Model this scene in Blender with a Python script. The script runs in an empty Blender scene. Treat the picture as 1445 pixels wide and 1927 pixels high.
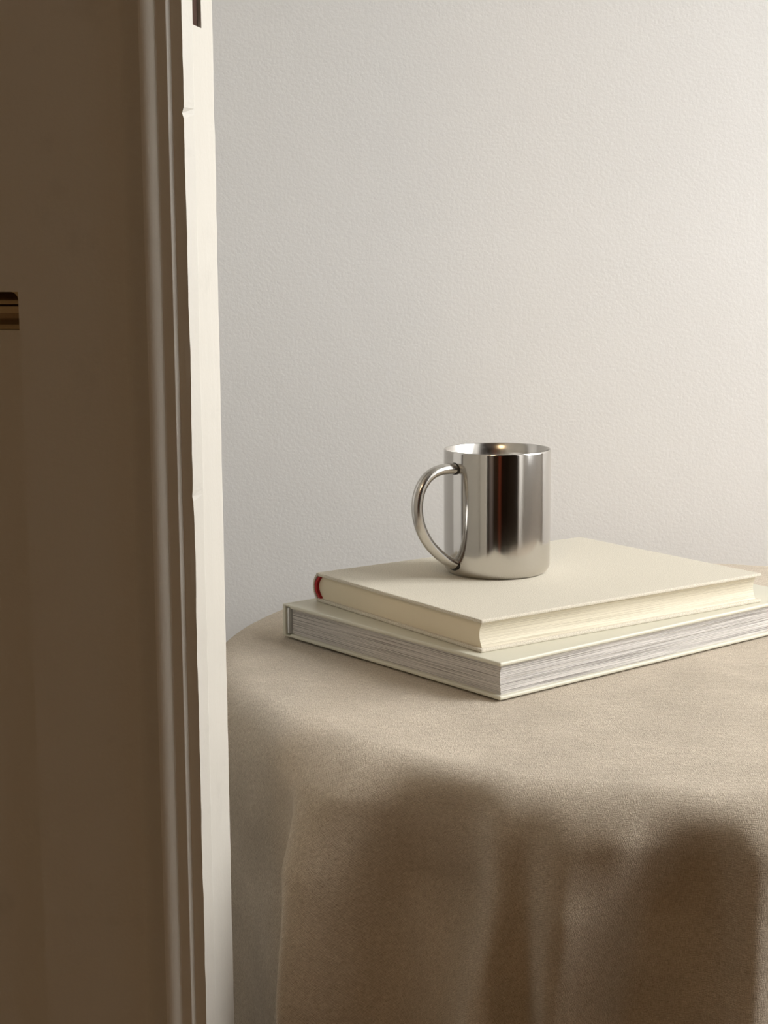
import bpy, bmesh, math, random
import numpy as np
from mathutils import Vector, Matrix, noise

random.seed(4)
S = bpy.context.scene
COL = S.collection
R = math.radians
TZ = 0.72                       # height of the table top
CAMZ = TZ + 0.2571

# ------------------------------------------------------------ camera
cd = bpy.data.cameras.new('camera')
cam = bpy.data.objects.new('camera', cd)
COL.objects.link(cam)
cam.location = (0, 0, CAMZ)
pitch = 0.1543
cam.rotation_mode = 'XYZ'
cam.rotation_euler = (math.pi / 2 - pitch, 0, 0)
roll = 0.0059
cam.matrix_world = Matrix.Translation((0, 0, CAMZ)) @ Matrix.Rotation(math.pi / 2 - pitch, 4, 'X') @ Matrix.Rotation(-roll, 4, 'Z')
cd.sensor_fit = 'VERTICAL'
cd.sensor_height = 36.0
cd.lens = 36.0 * 2944.1 / 1927.0
cd.clip_start = 0.01
S.camera = cam

# ------------------------------------------------------------ sky and exposure
w = bpy.data.worlds.new('world'); S.world = w
w.use_nodes = True
bg = w.node_tree.nodes['Background']
bg.inputs[0].default_value = (0.985, 0.995, 1.0, 1)
bg.inputs[1].default_value = 12.2
S.view_settings.view_transform = 'Standard'
S.view_settings.look = 'None'
S.view_settings.gamma = 1.0
S.view_settings.use_curve_mapping = False
S.view_settings.exposure = 0.0

WX = 1.30                       # inner face of the window wall
WIN = (0.42, 1.35, 0.92, 2.30)  # y0,y1,z0,z1 of the window opening
pl = bpy.data.lights.new('window_portal', 'AREA')
pl.shape = 'RECTANGLE'; pl.size = WIN[1] - WIN[0]; pl.size_y = WIN[3] - WIN[2]
pl.cycles.is_portal = True
po = bpy.data.objects.new('window_portal', pl); COL.objects.link(po)
po.matrix_world = Matrix.Translation((WX + 0.14, (WIN[0] + WIN[1]) / 2, (WIN[2] + WIN[3]) / 2)) @ \
    Matrix(((0, 0, 1, 0), (1, 0, 0, 0), (0, 1, 0, 0), (0, 0, 0, 1)))   # emits towards -x

# invented warm fill behind the camera that gives the door face its brown tint
hl = bpy.data.lights.new('hall_fill', 'AREA'); hl.shape = 'DISK'; hl.size = 0.5
hl.energy = 15.0; hl.color = (1.0, 0.72, 0.42)
ho = bpy.data.objects.new('hall_fill', hl); COL.objects.link(ho)
ho.location = (-0.6, -1.6, 2.5)

# ------------------------------------------------------------ materials
def new_mat(name, col, rough=0.6, metal=0.0, spec=0.5):
    m = bpy.data.materials.new(name); m.use_nodes = True
    b = m.node_tree.nodes['Principled BSDF']
    b.inputs['Base Color'].default_value = (*col, 1)
    b.inputs['Roughness'].default_value = rough
    b.inputs['Metallic'].default_value = metal
    b.inputs['Specular IOR Level'].default_value = spec
    return m, m.node_tree, b

def srgb(r, g, b):
    f = lambda c: (c / 255 / 12.92) if c / 255 <= 0.04045 else ((c / 255 + 0.055) / 1.055) ** 2.4
    return (f(r), f(g), f(b))

def coords(nt, kind='Object', scale=(1, 1, 1)):
    tc = nt.nodes.new('ShaderNodeTexCoord'); mp = nt.nodes.new('ShaderNodeMapping')
    mp.inputs['Scale'].default_value = scale
    nt.links.new(tc.outputs[kind], mp.inputs[0])
    return mp.outputs[0]

def nz(nt, vec, scale, detail=3, rough=0.5):
    n = nt.nodes.new('ShaderNodeTexNoise')
    n.inputs['Scale'].default_value = scale; n.inputs['Detail'].default_value = detail
    n.inputs['Roughness'].default_value = rough
    nt.links.new(vec, n.inputs['Vector'])
    return n.outputs['Fac']

def bump(nt, b, h, strength, dist, prev=None):
    n = nt.nodes.new('ShaderNodeBump')
    n.inputs['Strength'].default_value = strength; n.inputs['Distance'].default_value = dist
    nt.links.new(h, n.inputs['Height'])
    if prev: nt.links.new(prev, n.inputs['Normal'])
    nt.links.new(n.outputs[0], b.inputs['Normal'])
    return n.outputs[0]

def ramp(nt, fac, c0, c1, p0=0.3, p1=0.7):
    r = nt.nodes.new('ShaderNodeValToRGB')
    r.color_ramp.elements[0].position = p0; r.color_ramp.elements[0].color = (*c0, 1)
    r.color_ramp.elements[1].position = p1; r.color_ramp.elements[1].color = (*c1, 1)
    nt.links.new(fac, r.inputs[0])
    return r.outputs[0]

def math_n(nt, op, a, b):
    n = nt.nodes.new('ShaderNodeMath'); n.operation = op
    for i, v in enumerate((a, b)):
        if isinstance(v, (int, float)): n.inputs[i].default_value = v
        else: nt.links.new(v, n.inputs[i])
    return n.outputs[0]

def mat_wall():
    m, nt, b = new_mat('plaster', (0.76, 0.745, 0.71), 0.75, spec=0.25)
    v = coords(nt)
    c = ramp(nt, nz(nt, v, 3.0, 3), (0.83, 0.812, 0.788), (0.855, 0.837, 0.813))
    nt.links.new(c, b.inputs['Base Color'])
    n1 = bump(nt, b, nz(nt, v, 45, 3), 0.08, 0.003)
    n2 = bump(nt, b, nz(nt, v, 300, 4, 0.6), 0.30, 0.0008, n1)
    return m

def mat_paint(name='door_paint', col=(0.615, 0.575, 0.505), rough=0.42):
    m, nt, b = new_mat(name, col, rough, spec=0.35)
    v = coords(nt, scale=(1, 1, 0.25))
    n1 = bump(nt, b, nz(nt, v, 60, 3), 0.3, 0.0012)
    v2 = coords(nt)
    bump(nt, b, nz(nt, v2, 500, 3), 0.15, 0.0005, n1)
    d = ramp(nt, nz(nt, v2, 25, 5, 0.65), tuple(c * 0.90 for c in col), col, 0.22, 0.42)
    nt.links.new(d, b.inputs['Base Color'])
    return m

def mat_linen():
    m, nt, b = new_mat('linen', srgb(196, 180, 158), 0.95, spec=0.1)
    uv = coords(nt, 'UV')
    vx = coords(nt, 'UV', (1, 9, 1)); vy = coords(nt, 'UV', (9, 1, 1))
    tx = nz(nt, vx, 260, 2, 0.6); ty = nz(nt, vy, 260, 2, 0.6)
    weave = math_n(nt, 'ADD', tx, ty)
    fine = nz(nt, uv, 1500, 2, 0.6)
    slub = math_n(nt, 'ADD', nz(nt, coords(nt, 'UV', (1, 16, 1)), 60, 3, 0.6), nz(nt, coords(nt, 'UV', (16, 1, 1)), 60, 3, 0.6))
    blot = nz(nt, uv, 14, 4, 0.6)
    h = math_n(nt, 'ADD', weave, math_n(nt, 'MULTIPLY', fine, 0.8))
    c1 = ramp(nt, math_n(nt, 'MULTIPLY', h, 0.357), srgb(188, 171, 150), srgb(243, 232, 214), 0.38, 0.62)
    c2 = ramp(nt, blot, srgb(205, 200, 192), srgb(255, 252, 248), 0.3, 0.7)
    mx = nt.nodes.new('ShaderNodeMixRGB'); mx.blend_type = 'MULTIPLY'; mx.inputs[0].default_value = 0.55
    nt.links.new(c1, mx.inputs[1]); nt.links.new(c2, mx.inputs[2])
    nt.links.new(mx.outputs[0], b.inputs['Base Color'])
    n1 = bump(nt, b, h, 0.6, 0.0010)
    n2 = bump(nt, b, slub, 0.22, 0.0010, n1)
    dg = nt.nodes.new('ShaderNodeMapping'); dg.inputs['Rotation'].default_value = (0, 0, R(42)); dg.inputs['Scale'].default_value = (1, 5, 1)
    nt.links.new(uv, dg.inputs[0])
    n3 = bump(nt, b, nz(nt, uv, 45, 4, 0.65), 0.2, 0.003, n2)
    bump(nt, b, nz(nt, dg.outputs[0], 30, 4, 0.6), 0.22, 0.0025, n3)
    b.inputs['Sheen Weight'].default_value = 0.15
    b.inputs['Sheen Roughness'].default_value = 0.5
    return m

def mat_bookcloth():
    m, nt, b = new_mat('book_cloth', srgb(226, 220, 206), 0.9, spec=0.15)
    v = coords(nt)
    n = nz(nt, v, 1400, 2, 0.6)
    nt.links.new(ramp(nt, n, srgb(202, 194, 177), srgb(232, 225, 209), 0.35, 0.65), b.inputs['Base Color'])
    bump(nt, b, n, 0.4, 0.0005)
    return m

def mat_bookpaper():
    m, nt, b = new_mat('cover_paper', srgb(216, 212, 194), 0.4, spec=0.45)
    bump(nt, b, nz(nt, coords(nt), 900, 2), 0.12, 0.0003)
    return m

def mat_pages(name, c0, c1, zs, st):
    m, nt, b = new_mat(name, c1, 0.85, spec=0.15)
    v = coords(nt, scale=(6, 6, zs))
    n = nz(nt, v, 1.0, 4, 0.75)
    nt.links.new(ramp(nt, n, c0, c1, 0.36, 0.54), b.inputs['Base Color'])
    bump(nt, b, n, st, 0.0006)
    return m

def mat_steel(name, rough, aniso_scale=True):
    m, nt, b = new_mat(name, (0.60, 0.575, 0.54), rough, 1.0)
    v = coords(nt, scale=(1, 1, 14))
    n = nz(nt, v, 120, 3, 0.6)
    r = nt.nodes.new('ShaderNodeMapRange')
    r.inputs['To Min'].default_value = rough * 0.75; r.inputs['To Max'].default_value = rough * 1.3
    nt.links.new(n, r.inputs[0]); nt.links.new(r.outputs[0], b.inputs['Roughness'])
    return m

M = {
    'wall': mat_wall(),
    'door': mat_paint(),
    'linen': mat_linen(),
    'cloth': mat_bookcloth(),
    'paper': mat_bookpaper(),
    'cream_pages': mat_pages('cream_pages', srgb(200, 190, 167), srgb(236, 228, 208), 2000, 0.6),
    'grey_pages': mat_pages('grey_pages', srgb(138, 131, 125), srgb(232, 227, 221), 1700, 0.6),
    'smooth_pages': new_mat('smooth_pages', srgb(232, 220, 194), 0.85, spec=0.15)[0],
    'red': new_mat('red_band', srgb(165, 12, 16), 0.7)[0],
    'steel': mat_steel('polished_steel', 0.12),
    'brushed': mat_steel('brushed_steel', 0.22),
    'weld': new_mat('weld_ring', (0.05, 0.045, 0.04), 0.4, 0.8)[0],
    'raw_wood': mat_paint('raw_wood', srgb(62, 38, 26), 0.9),
    'shade_brown': mat_paint('shaded_moulding', srgb(172, 148, 112), 0.6),  # recess shade put into the moulding's colour, browner than the door paint
    'ground': mat_paint('ground_paving', srgb(120, 120, 112), 0.9),
    'floor': mat_paint('floor_paint', srgb(125, 98, 70), 0.6),
    'hall': mat_paint('hall_paint', srgb(72, 60, 50), 0.9),
    'strip_red': mat_paint('strip_red', srgb(185, 100, 78), 0.6),  # red for the strip added to show in the mug
    'hall_grey': mat_paint('hall_grey', srgb(190, 192, 205), 0.7),
    'table_wood': mat_paint('table_wood', srgb(150, 115, 80), 0.5),
    'frame': mat_paint('frame_paint', (0.8, 0.8, 0.78), 0.4),
}

# ------------------------------------------------------------ helpers
def obj(name, bm, m, parent=None, smooth=False, kind=None, bevel=0):
    me = bpy.data.meshes.new(name)
    bmesh.ops.recalc_face_normals(bm, faces=bm.faces[:])
    bm.to_mesh(me); bm.free()
    o = bpy.data.objects.new(name, me); COL.objects.link(o)
    me.materials.append(m)
    if smooth:
        for p in me.polygons: p.use_smooth = True
    if bevel:
        mo = o.modifiers.new('bevel', 'BEVEL'); mo.width = bevel; mo.segments = 2; mo.limit_method = 'ANGLE'
    if parent: o.parent = parent
    if kind: o['kind'] = kind
    return o

def thing(name, loc, rz=0, label=None, cat=None, kind=None):
    o = bpy.data.objects.new(name, None); COL.objects.link(o)
    o.location = loc; o.rotation_euler = (0, 0, rz); o.empty_display_size = 0.05
    if label: o['label'] = label
    if cat: o['category'] = cat
    if kind: o['kind'] = kind
    return o

def box(bm, x0, x1, y0, y1, z0, z1):
    vs = [bm.verts.new((x, y, z)) for z in (z0, z1) for x, y in ((x0, y0), (x1, y0), (x1, y1), (x0, y1))]
    for f in ((3, 2, 1, 0), (4, 5, 6, 7), (0, 1, 5, 4), (1, 2, 6, 5), (2, 3, 7, 6), (3, 0, 4, 7)):
        bm.faces.new([vs[i] for i in f])

def boxes(*bs):
    bm = bmesh.new()
    for b in bs: box(bm, *b)
    return bm

def prism(bm, pts, z0, z1, nz_=1):
    """closed outline (x,y) extruded along z in nz_ steps"""
    rings = []
    for k in range(nz_ + 1):
        z = z0 + (z1 - z0) * k / nz_
        rings.append([bm.verts.new((x, y, z)) for x, y in pts])
    n = len(pts)
    for a, b in zip(rings, rings[1:]):
        for i in range(n):
            bm.faces.new((a[i], a[(i + 1) % n], b[(i + 1) % n], b[i]))
    bm.faces.new(rings[0][::-1]); bm.faces.new(rings[-1])

def lathe(bm, prof, seg=128, closed=False):
    rings = []
    for r, z in prof:
        if r < 1e-6: rings.append([bm.verts.new((0, 0, z))])
        else: rings.append([bm.verts.new((r * math.cos(2 * math.pi * i / seg), r * math.sin(2 * math.pi * i / seg), z)) for i in range(seg)])
    prs = list(zip(rings, rings[1:]))
    if closed: prs.append((rings[-1], rings[0]))
    for a, b in prs:
        for i in range(seg):
            j = (i + 1) % seg
            if len(a) == 1: bm.faces.new((a[0], b[j], b[i]))
            elif len(b) == 1: bm.faces.new((a[i], a[j], b[0]))
            else: bm.faces.new((a[i], a[j], b[j], b[i]))

# ------------------------------------------------------------ the room
CEIL = 2.7
BY = 1.44                       # face of the back wall
obj('floor', boxes((-3.2, 1.45, -3.0, BY + 0.1, -0.05, 0)), M['floor'], kind='structure')
obj('ceiling', boxes((-3.2, 1.45, -3.0, BY + 0.1, CEIL, CEIL + 0.1)), M['wall'], kind='structure')
obj('ground', boxes((1.45, 40, -30, 30, -0.3, -0.2)), M['ground'], kind='structure')
obj('wall_back', boxes((-3.2, 1.45, BY, BY + 0.1, 0, CEIL)), M['wall'], kind='structure')
y0, y1, z0, z1 = WIN
obj('wall_right', boxes((WX, WX + 0.15, 0.2, y0, 0, CEIL), (WX, WX + 0.15, y1, BY, 0, CEIL),
                        (WX, WX + 0.15, y0, y1, 0, z0), (WX, WX + 0.15, y0, y1, z1, CEIL)), M['wall'], kind='structure')
win = thing('window_1', (WX + 0.05, (y0 + y1) / 2, z0), kind='structure')
hw = (y1 - y0) / 2; hh = z1 - z0
obj('window_frame', boxes((0, .05, -hw, -hw + .04, 0, hh), (0, .05, hw - .04, hw, 0, hh), (0, .05, -hw + .04, hw - .04, 0, .04),
                          (0, .05, -hw + .04, hw - .04, hh - .04, hh)), M['frame'], win)
obj('mullion', boxes((0.005, .045, -.02, .02, .04, hh - .04)), M['frame'], win)
obj('window_sill', boxes((-.09, 0, -hw - .04, hw + .04, -.03, 0)), M['frame'], win)
# opening to the hall: stub beside the window, wall beside the hinge of the open door
obj('wall_front', boxes((0.9, WX + 0.15, 0.12, 0.2, 0, CEIL)), M['wall'], kind='structure')
obj('wall_left', boxes((-1.02, -0.90, 1.0, BY, 0, CEIL)), M['wall'], kind='structure')
obj('wall_hall_left', boxes((-3.2, -3.1, -3.0, BY, 0, CEIL)), M['hall'], kind='structure')
obj('wall_hall_right', boxes((1.35, 1.45, -3.0, 0.12, 0, CEIL)), M['hall'], kind='structure')
obj('wall_hall_back', boxes((-3.1, 1.35, -3.0, -2.9, 0, CEIL)), M['hall'], kind='structure')
obj('reflection_strip_1', boxes((0.0, 0.35, -2.9, -2.5, 0, CEIL)), M['strip_red'], kind='structure')  # made-up strip, added as a red stripe for the mug to reflect
obj('reflection_strip_2', boxes((-1.25, -0.75, -2.9, -2.5, 0, CEIL)), M['hall_grey'], kind='structure')  # grey strip, likewise added only for the mug's reflection
obj('baseboard_back', boxes((-0.9, WX, BY - 0.015, BY, 0, 0.1)), M['frame'], kind='structure')

# ------------------------------------------------------------ the open door leaf
F, CP = 2944.1, math.cos(pitch)
def near_corner(px_near, px_far, y_far, t):
    uf = (px_far - 722.5) / F / CP; un = (px_near - 722.5) / F / CP
    xf = uf * y_far
    lo, hi = 0.0, 1.2
    for _ in range(60):
        a = (lo + hi) / 2
        x = xf - t * math.sin(a); y = y_far - t * math.cos(a)
        if x / y > un: lo = a
        else: hi = a
    return x, y, a
DX, DY, ALPHA = near_corner(371.5, 424.5, 0.765, 0.040)
def s_of(px):                    # distance along the leaf face of the column px (middle row)
    u = (px - 722.5) / F / CP
    # (DX + s c) / (DY - s sn) = u
    c, sn = math.cos(ALPHA), math.sin(ALPHA)
    return (u * DY - DX) / (c + u * sn)
def s_at(px, ly):                # the same for points ly behind the leaf face
    u = (px - 722.5) / F / CP; c, sn = math.cos(ALPHA), math.sin(ALPHA)
    return (u * (DY + ly * c) - DX - ly * sn) / (c + u * sn)
def z_of(px, py):                # height of the image point on the leaf face
    s = s_of(px); Y = DY - s * math.sin(ALPHA); X = DX + s * math.cos(ALPHA)
    # depth d along view axis: Y = d cos p + v d sin p ... solve with ray
    v = (963.5 - py) / F
    dy = CP + v * math.sin(pitch); dz = -math.sin(pitch) + v * CP
    return CAMZ + dz / dy * Y
door = thing('door_1', (DX, DY, 0), -ALPHA, kind='structure')
DT = 0.040
ZB, ZT = 0.01, 2.1
LW = 0.78
sB = s_at(345, 0); sC = s_of(249); sP = s_of(51)
def arc(cx, cy, rx, ry, a0, a1, n):
    return [(cx + rx * math.cos(R(a0 + (a1 - a0) * i / n)), cy + ry * math.sin(R(a0 + (a1 - a0) * i / n))) for i in range(n + 1)]
# moulded strip along the closing edge: cove, bead, two flats and a step
bx = s_at(320, -0.0014)
mould = [(sC, 0.003), (sC, 0.0)]
n = 10
for i in range(1, n + 1):
    t = i / n
    mould.append((sC + (bx - 0.0075 - sC) * t, -0.0049 * (t ** 2.0) * (2 - t)))
mould += arc(bx - 0.0075, 0.0049, 0.0098, 0.0098, 273, 317, 12)[1:]
mould += [(sB - 0.0016, -0.0019), (sB, 0.0), (sB, 0.003)]
bm = bmesh.new(); prism(bm, mould, ZB, ZT, 1)
obj('edge_moulding', bm, M['door'], door, bevel=0.0003)

# stile with a chamfered nose and the lock slot in its edge
slot_z0 = z_of(378, 37); slot_z1 = slot_z0 + 0.16
ya, yb = 0.0105, 0.0225          # slot across the thickness
bm = bmesh.new()
def wob(z, k):                   # hand-planed, many times painted arris
    return 0.00035 * noise.noise(Vector((z * 22, k, 0))) + 0.00018 * noise.noise(Vector((z * 90, k, 3)))
zs = sorted(set([ZB, slot_z0, slot_z1, ZT] + [ZB + (ZT - ZB) * i / 800 for i in range(801)]))
cols = [(sP, DT, 0), (sP, 0.0, 0), (-0.0040, 0.0, 0), (-0.0018, 0.0001, 1), (0.0, 0.0085, 2), (-0.0004, ya, 0), (-0.0006, yb, 0), (-0.0010, DT - 0.001, 3), (-0.002, DT, 0)]
g = []
for z in zs:
    row = []
    for x, y, k in cols:
        o_ = wob(z, k) if k else 0
        chip = 0
        if k == 1:
            for zc, dep in ((z_of(360, 210), 0.0010), (z_of(366, 930), 0.0004)):
                chip -= dep * math.exp(-((z - zc) / 0.0018) ** 2)
        row.append(bm.verts.new((x + o_ + chip, y + (o_ if k in (1, 2) else 0), z)))
    g.append(row)
m_ = len(cols)
for j in range(len(zs) - 1):
    for i in range(m_):
        i2 = (i + 1) % m_
        if i == 5 and zs[j] >= slot_z0 - 1e-6 and zs[j + 1] <= slot_z1 + 1e-6: continue
        bm.faces.new((g[j][i], g[j][i2], g[j + 1][i2], g[j + 1][i]))
bm.faces.new(g[0][::-1]); bm.faces.new(g[-1])
obj('stile', bm, M['door'], door)
bm = bmesh.new()                 # open recess, five inner faces
dp = 0.0024
v = [bm.verts.new(p) for p in ((-.0004, ya, slot_z0), (-.0006, yb, slot_z0), (-.0006, yb, slot_z1), (-.0004, ya, slot_z1),
                               (-dp, ya, slot_z0), (-dp, yb, slot_z0), (-dp, yb, slot_z1), (-dp, ya, slot_z1))]
for f in ((0, 1, 5, 4), (1, 2, 6, 5), (2, 3, 7, 6), (3, 0, 4, 7)): bm.faces.new([v[i] for i in f])
obj('slot_lining', bm, M['door'], door)
bm = boxes((-dp - 0.002, -dp, ya, yb, slot_z0, slot_z1))
o = obj('lock_slot', bm, M['raw_wood'], door); o['label'] = 'dark bare wood slot cut in the door edge'

# rails and the two recessed panels on the hall face
zl_top = z_of(20, 545); zu_bot = z_of(8, 186)
xl = -LW
obj('hinge_stile', boxes((xl, xl + 0.11, 0, DT, ZB, ZT)), M['door'], door)
def rail(z0, z1): return obj('rail', boxes((xl + 0.11, sP, 0, DT, z0, z1)), M['door'], door)
rail(ZB, 0.2)
su = s_of(30)
rail(zl_top, zu_bot)
rail(1.98, ZT)
def corner(bm, x, z, r, sx, sz):   # small filled corner that rounds a recess
    pts = [(x, z)] + [(x - sx * r + sx * r * math.cos(R(a)), z - sz * r + sz * r * math.sin(R(a))) for a in range(0, 91, 15)]
    f0 = [bm.verts.new((px, 0.0, pz)) for px, pz in pts]; f1 = [bm.verts.new((px, 0.014, pz)) for px, pz in pts]
    bm.faces.new(f0)
    k = len(pts)
    for i in range(k): bm.faces.new((f0[i], f0[(i + 1) % k], f1[(i + 1) % k], f1[i]))
def panel(zb, zt, xr, right_extra=False):
    p = obj('panel', boxes((xl + 0.11, xr, 0.004, DT - 0.008, zb, zt)), M['door'], door)
    return p
bm = bmesh.new(); corner(bm, sP, zl_top, 0.004, 1, 1)
# lower panel with a stepped moulding along its head
panel(0.2, zl_top - 0.0182, sP)
zt = zl_top
prof = [(0.012, zt), (0.010, zt - 0.002), (0.005, zt - 0.0045), (0.0035, zt - 0.0058), (0.0075, zt - 0.0061), (0.0075, zt - 0.0067),
        (0.003, zt - 0.007), (0.0025, zt - 0.010), (0.0045, zt - 0.0125), (0.009, zt - 0.0135), (0.010, zt - 0.0180), (0.0185, zt - 0.0182), (0.0185, zt)]
a = [bm.verts.new((xl + 0.11, y, z)) for y, z in prof]; b_ = [bm.verts.new((sP, y, z)) for y, z in prof]
k = len(prof)
for i in range(k): bm.faces.new((a[i], a[(i + 1) % k], b_[(i + 1) % k], b_[i]))
bm.faces.new(a); bm.faces.new(b_[::-1])
obj('panel_moulding', bm, M['shade_brown'], door)
# upper panel, its field a little proud, rounded lower corner
up = panel(zu_bot, 1.98, sP)
bm = boxes((su, sP, 0.0, 0.01, zu_bot, 1.98))
corner(bm, su, zu_bot, 0.006, 1, -1)
obj('panel_border', bm, M['door'], door)

# ------------------------------------------------------------ table and linen cloth
TC = (0.210, 1.050); TR = 0.338
tab = thing('round_table', (TC[0], TC[1], 0), label='small round wooden table hidden under the beige linen cloth', cat='table')
bm = bmesh.new(); lathe(bm, [(0, TZ - 0.03), (TR - 0.034, TZ - 0.03), (TR - 0.022, TZ - 0.02), (TR - 0.022, TZ - 0.008), (TR - 0.028, TZ - 0.0035), (0, TZ - 0.0035)], 96)
obj('tabletop', bm, M['table_wood'], tab)
for k in range(4):
    a = R(45 + 90 * k); cx_, cy_ = 0.19 * math.cos(a), 0.19 * math.sin(a)
    bm = bmesh.new()
    lathe(bm, [(0, 0), (0.012, 0), (0.022, TZ - 0.03), (0, TZ - 0.03)], 20)
    bmesh.ops.translate(bm, verts=bm.verts, vec=(cx_, cy_, 0))
    obj('leg', bm, M['table_wood'], tab, smooth=False)

# folds: angle from the front (deg, negative = left) -> outward offset at drops 0.02 0.06 0.13 0.30
FOLD = [
    (-84, (.004, .012, .020, .035)),
    (-72, (.003, .006, .010, .020)),
    (-60, (.004, .004, .000, -.01)),
    (-53, (.006, .004, .000, -.006)),
    (-49, (.010, .008, .002, .000)),
    (-46.8, (.014, .030, .031, .036)),
    (-45.2, (.013, .034, .045, .052)),
    (-43.5, (.013, .028, .036, .044)),
    (-41.3, (.006, .012, .018, .026)),
    (-39.3, (-.002, -.004, .000, .010)),
    (-37, (-.009, -.015, -.009, -.002)),
    (-34, (-.011, -.018, -.008, .002)),
    (-31, (-.010, -.014, .003, .018)),
    (-29, (-.005, -.005, .018, .030)),
    (-27.5, (.001, .008, .014, .022)),
    (-26, (.001, .006, -.002, .002)),
    (-24.8, (.000, .000, -.005, -.003)),
    (-23.6, (.001, .006, .006, .010)),
    (-22.4, (.003, .013, .018, .022)),
    (-21, (.004, .015, .014, .016)),
    (-19.5, (.003, .010, .006, .006)),
    (-17.7, (.002, .003, -.005, -.008)),
    (-16, (.000, -.006, -.014, -.012)),
    (-14.5, (-.005, -.014, -.012, -.009)),
    (-11, (-.009, -.017, -.006, -.002)),
    (-8, (-.005, -.006, .006, .014)),
    (-6, (.003, .010, .018, .03)),
    (-3.5, (.002, .006, .008, .018)),
    (1, (-.002, -.006, -.008, -.006)),
    (11, (.002, .008, .014, .03)),
    (21, (-.002, -.006, -.006, .0)),
]
a = 34
while a < 262:
    FOLD.append((a, ((.003, .01, .018, .032) if (len(FOLD) % 2) else (-.003, -.008, -.008, -.004))))
    a += 14
FA = np.array([f[0] for f in FOLD], float); FV = np.array([f[1] for f in FOLD], float)
def fold_at(phi):
    """periodic monotone-ish cubic through the table, phi in deg array"""
    x = np.concatenate([FA - 360, FA, FA + 360]); y = np.concatenate([FV, FV, FV])
    d = (y[1:] - y[:-1]) / (x[1:] - x[:-1])[:, None]
    m = np.zeros_like(y)
    m[1:-1] = np.where(d[1:] * d[:-1] > 0, 2 * d[1:] * d[:-1] / (d[1:] + d[:-1] + 1e-12), 0)
    idx = np.clip(np.searchsorted(x, phi) - 1, 0, len(x) - 2)
    h = (x[idx + 1] - x[idx]); t = (phi - x[idx]) / h; t = t[:, None]; h = h[:, None]
    return ((2*t**3-3*t**2+1) * y[idx] + (t**3-2*t**2+t) * h * m[idx] + (-2*t**3+3*t**2) * y[idx+1] + (t**3-t**2) * h * m[idx+1])

phis = np.concatenate([np.arange(-90, 30, 0.22), np.arange(30, 270, 1.0)])
NP = len(phis)
FO = sum(fold_at(phis + d_) * w_ for d_, w_ in ((-1.2, .1), (-.6, .22), (0, .36), (.6, .22), (1.2, .1)))                              # NP x 4
LV = np.array([0.0, 0.02, 0.06, 0.13, 0.30, 0.50])
FO *= np.where(np.abs((phis - 180)) < 45, 0.3, 1.0)[:, None]
FO = np.concatenate([np.zeros((NP, 1)), FO, FO[:, 3:4] * 1.3], axis=1)
# profile: flat top, soft rounded edge, hang
RB = 0.034
prof = []                                           # (radius, drop, hang amount, flat arc length)
s = 0
for r in np.concatenate([np.linspace(0.02, TR - RB, 42)]): prof.append((r, 0.0, r))
s = TR - RB
for k in range(1, 23):
    th = k / 22 * math.pi / 2
    prof.append((TR - RB + RB * 0.94 * math.sin(th), RB * 0.8 * (1 - math.cos(th)), s + RB * th))
s += RB * math.pi / 2
for h in np.concatenate([np.arange(0.003, 0.16, 0.003), np.arange(0.165, 0.46, 0.012)]):
    prof.append((TR - RB * 0.06, RB * 0.8 + h, s + h))
verts = [(0, 0, 0)]; uvs = [(0, 0)]
for r, drop, sl in prof:
    f = np.clip(drop, 0, 0.5)
    off = np.array([np.interp(f, LV, FO[i]) for i in range(NP)])
    # smooth start of the folds
    for i in range(NP):
        ph = R(phis[i])
        rr = r + off[i]
        x = rr * math.sin(ph); y = -rr * math.cos(ph)
        fu, fv = sl * math.sin(ph), -sl * math.cos(ph)
        q = noise.noise(Vector((fu * 9, fv * 9, 0))) * 0.0012 + noise.noise(Vector((fu * 28, fv * 28, 5))) * 0.0005
        if drop < 1e-6: verts.append((x, y, max(q, -0.0004) * min(1, r / 0.1) * (0.3 + 0.7 * max(0, min(1, (r - 0.2) / 0.06))) - 0.0))
        else:
            k_ = min(1, drop / 0.02)
            ang = q * (1 + 1.6 * k_)
            verts.append((x + ang * math.sin(ph) * k_, y - ang * math.cos(ph) * k_, -drop + q * (1 - k_)))
        uvs.append((fu, fv))
faces = [(0, 1 + i, 1 + (i + 1) % NP) for i in range(NP)]
for j in range(len(prof) - 1):
    a0 = 1 + j * NP; b0 = a0 + NP
    for i in range(NP):
        i2 = (i + 1) % NP
        faces.append((a0 + i, b0 + i, b0 + i2, a0 + i2))
me = bpy.data.meshes.new('tablecloth'); me.from_pydata(verts, [], faces); me.update()
uvl = me.uv_layers.new(name='uv')
li = np.zeros(len(me.loops), dtype=np.int32); me.loops.foreach_get('vertex_index', li)
uvl.data.foreach_set('uv', np.array(uvs)[li].ravel().astype(np.float32))
me.polygons.foreach_set('use_smooth', [True] * len(me.polygons))
me.materials.append(M['linen'])
tc = bpy.data.objects.new('tablecloth', me); COL.objects.link(tc)
tc.location = (TC[0], TC[1], TZ)
tc['label'] = 'beige linen tablecloth draped in soft folds over the round table'
tc['category'] = 'tablecloth'

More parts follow.
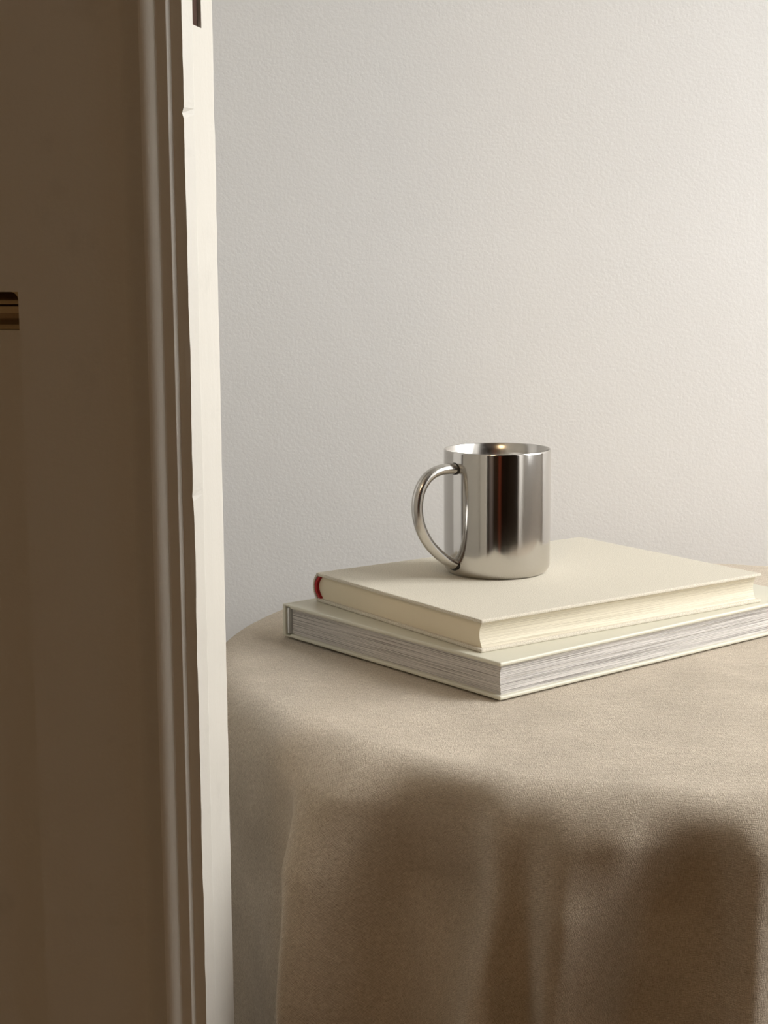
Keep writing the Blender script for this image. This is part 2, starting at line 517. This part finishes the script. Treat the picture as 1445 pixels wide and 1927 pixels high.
# ------------------------------------------------------------ books
def flat_book(base_z):
    t, wd, dp = 0.0233, 0.305, 0.2227
    b = thing('book', (0.0688, 0.9073, base_z), 0.6846, 'larger pale grey-green hardcover book lying flat at the bottom of the pair', 'book')
    bt = 0.0026
    for nm, z in (('cover_board', 0.0), ('cover_board', t - bt)):
        obj(nm, boxes((0, wd, 0, dp - 0.0085, z, z + bt)), M['paper'], b, bevel=0.0009)
    obj('spine', boxes((0, wd, dp - 0.0035, dp, 0.0002, t - 0.0002)), M['paper'], b, bevel=0.0008)
    bm = boxes((0.0004, wd - 0.0004, dp - 0.0090, dp - 0.0030, 0.0004, 0.0014), (0.0004, wd - 0.0004, dp - 0.0090, dp - 0.0030, t - 0.0014, t - 0.0004))
    obj('joint', bm, M['paper'], b)
    bm = boxes((0.0008, wd - 0.0008, dp - 0.0066, dp - 0.0050, bt, t - bt))
    o = obj('endpaper_fold', bm, M['frame'], b); o['label'] = 'pale folded endpaper strip beside the spine'
    # page block: signatures stacked with slight unevenness
    rnd = random.Random(3)
    bm = bmesh.new(); z = bt; zt = t - bt; n = 34
    for i in range(n):
        z2 = bt + (zt - bt) * (i + 1) / n
        tt = (i + 0.5) / n
        bow = 0.0011 * math.sin(tt * math.pi) ** 1.0 - 0.0006
        j = rnd.uniform(-0.00022, 0.00022)
        box(bm, 0.0030 + bow * 0.0 + j, wd - 0.003 - j, 0.0030 + bow + rnd.uniform(-0.0003, 0.0003), dp - 0.0078, z, z2 - 0.00008)
        z = z2
    obj('page_block', bm, M['grey_pages'], b)
    return b
def cloth_book(base_z):
    t, wd, dp = 0.0207, 0.2495, 0.1924
    b = thing('book', (0.0589, 0.9314, base_z), 0.6067, 'smaller cream cloth-bound book with red spine band lying on top of the other book', 'book')
    bt = 0.0024
    for z in (0.0, t - bt):
        obj('cover_board', boxes((0, wd, 0, dp - 0.004, z, z + bt)), M['cloth'], b, bevel=0.0008)
    # rounded spine, hollow, seen at its end as an arc
    def arcband(r0, r1, x0, x1, m, nm):
        out = []
        for rr, dr in ((r1, 1), (r0, -1)):
            seg = []
            for i in range(17):
                a = -1 + 2 * i / 16
                seg.append((dp - 0.0075 + rr * math.sqrt(max(0, 1 - a * a)) ** 1.3, t / 2 + a * (t / 2 - (0.0 if rr == r1 else 0.0012))))
            out += seg[::dr]
        bm = bmesh.new()
        A = [bm.verts.new((x0, y, z)) for y, z in out]; B = [bm.verts.new((x1, y, z)) for y, z in out]
        k = len(out)
        for i in range(k): bm.faces.new((A[i], A[(i + 1) % k], B[(i + 1) % k], B[i]))
        bm.faces.new(A); bm.faces.new(B[::-1])
        return obj(nm, bm, m, b)
    arcband(0.0060, 0.0075, 0.0, wd, M['cloth'], 'spine')
    # page block: concave fore-edge, convex back
    out = []; n = 18
    for i in range(n + 1):
        a = -1 + 2 * i / n
        out.append((0.0028 + 0.0026 * (1 - a * a) , bt + (t - 2 * bt) * i / n))
    for i in range(n, -1, -1):
        a = -1 + 2 * i / n
        out.append((dp - 0.0085 + 0.0052 * (1 - a * a), bt + (t - 2 * bt) * i / n))
    bm = bmesh.new()
    x0, x1 = 0.0028, wd - 0.0028
    A = [bm.verts.new((x0, y, z)) for y, z in out]; B = [bm.verts.new((x1, y, z)) for y, z in out]
    k = len(out)
    for i in range(k):
        f = bm.faces.new((A[i], A[(i + 1) % k], B[(i + 1) % k], B[i]))
    f1 = bm.faces.new(A); f2 = bm.faces.new(B[::-1]); f1.material_index = 1; f2.material_index = 1
    o = obj('page_block', bm, M['cream_pages'], b)
    o.data.materials.append(M['smooth_pages'])
    # red band glued over the back of the block, showing at both ends
    out = []
    for dr, e in ((1, 0.0020), (-1, -0.0006)):
        seg = []
        for i in range(15):
            a = -1 + 2 * i / 14
            seg.append((dp - 0.0085 + 0.0052 * (1 - a * a) + e, bt + 0.0001 + (t - 2 * bt - 0.0002) * i / 14))
        out += seg[::dr]
    for xa, xb in ((0.0006, 0.006), (wd - 0.006, wd - 0.0006)):
        bm = bmesh.new()
        A = [bm.verts.new((xa, y, z)) for y, z in out]; B = [bm.verts.new((xb, y, z)) for y, z in out]
        k = len(out)
        for i in range(k): bm.faces.new((A[i], A[(i + 1) % k], B[(i + 1) % k], B[i]))
        bm.faces.new(A); bm.faces.new(B[::-1])
        o = obj('spine_band', bm, M['red'], b); o['label'] = 'red band showing at the end of the spine'
    return b
zb = TZ + 0.0012
flat_book(zb)
cloth_book(zb + 0.0233)
ZM = zb + 0.0233 + 0.0207

# ------------------------------------------------------------ steel mug
mug = thing('mug', (0.0795, 1.0882, ZM), 0, 'polished stainless steel mug with tubular handle standing on the upper book', 'mug')
RM, HM = 0.0375, 0.0872
pr = [(0.0, 0.0012), (RM - 0.0095, 0.0012), (RM - 0.0085, 0.0), (RM - 0.0062, 0.0)]
pr += [(RM - 0.0062 + 0.0062 * 0.97 * math.sin(R(a)), 0.0066 * (1 - math.cos(R(a)))) for a in range(10, 91, 10)]
pr[-1] = (RM - 0.0002, 0.0066)
pr += [(RM - 0.0001, 0.02), (RM, HM - 0.0012), (RM - 0.0002, HM - 0.0003), (RM - 0.0005, HM), (RM - 0.0010, HM - 0.0003)]
bm = bmesh.new(); lathe(bm, pr, 160); obj('body', bm, M['steel'], mug, smooth=True)
pr = [(RM - 0.0010, HM - 0.0003), (RM - 0.0016, HM - 0.0015), (RM - 0.0030, HM - 0.006), (RM - 0.0034, HM - 0.012), (RM - 0.0036, 0.012), (RM - 0.0065, 0.0065), (RM - 0.012, 0.005), (0, 0.005)]
bm = bmesh.new(); lathe(bm, pr, 160); o = obj('inner_wall', bm, M['brushed'], mug, smooth=True)
AZ = R(55)
hd = Vector((-math.sin(AZ), -math.cos(AZ), 0))
ctrl = [(.0368, .0757), (.0440, .0762), (.0525, .0757), (.0600, .0735), (.0665, .0690), (.0712, .0620), (.0732, .0530), (.0722, .0435), (.0685, .0345), (.0620, .0255), (.0535, .0180), (.0450, .0125), (.0368, .0085)]
P = [hd * (.0368 + (r - .0368) * 0.9) + Vector((0, 0, z)) for r, z in ctrl]
def catmull(P, n=8):
    out = []
    for i in range(len(P) - 1):
        p0 = P[max(i - 1, 0)]; p1 = P[i]; p2 = P[i + 1]; p3 = P[min(i + 2, len(P) - 1)]
        for k in range(n):
            t = k / n
            out.append(0.5 * ((2 * p1) + (p2 - p0) * t + (2 * p0 - 5 * p1 + 4 * p2 - p3) * t * t + (3 * p1 - p0 - 3 * p2 + p3) * t ** 3))
    out.append(P[-1]); return out
path = catmull(P)
side = hd.cross(Vector((0, 0, 1))).normalized()
def tube(path, rs, rn, seg=24, caps=True):
    bm = bmesh.new(); rings = []
    for i, p in enumerate(path):
        t = (path[min(i + 1, len(path) - 1)] - path[max(i - 1, 0)]).normalized()
        nn = t.cross(side).normalized()
        rings.append([bm.verts.new(p + side * rs * math.cos(2 * math.pi * k / seg) + nn * rn * math.sin(2 * math.pi * k / seg)) for k in range(seg)])
    for a, b in zip(rings, rings[1:]):
        for k in range(seg): bm.faces.new((a[k], a[(k + 1) % seg], b[(k + 1) % seg], b[k]))
    if caps: bm.faces.new(rings[0]); bm.faces.new(rings[-1])
    return bm
hnd = obj('handle', tube(path, 0.0044, 0.0037), M['brushed'], mug, smooth=True)
for a, b in ((0, 3), (-1, -4)):
    p = path[a]; d = (path[b] - path[a]).normalized()
    o = obj('weld_ring', tube([p - d * 0.0004, p + d * 0.0012], 0.0049, 0.0042), M['weld'], hnd)
    o['label'] = 'dark weld line where the handle meets the mug'
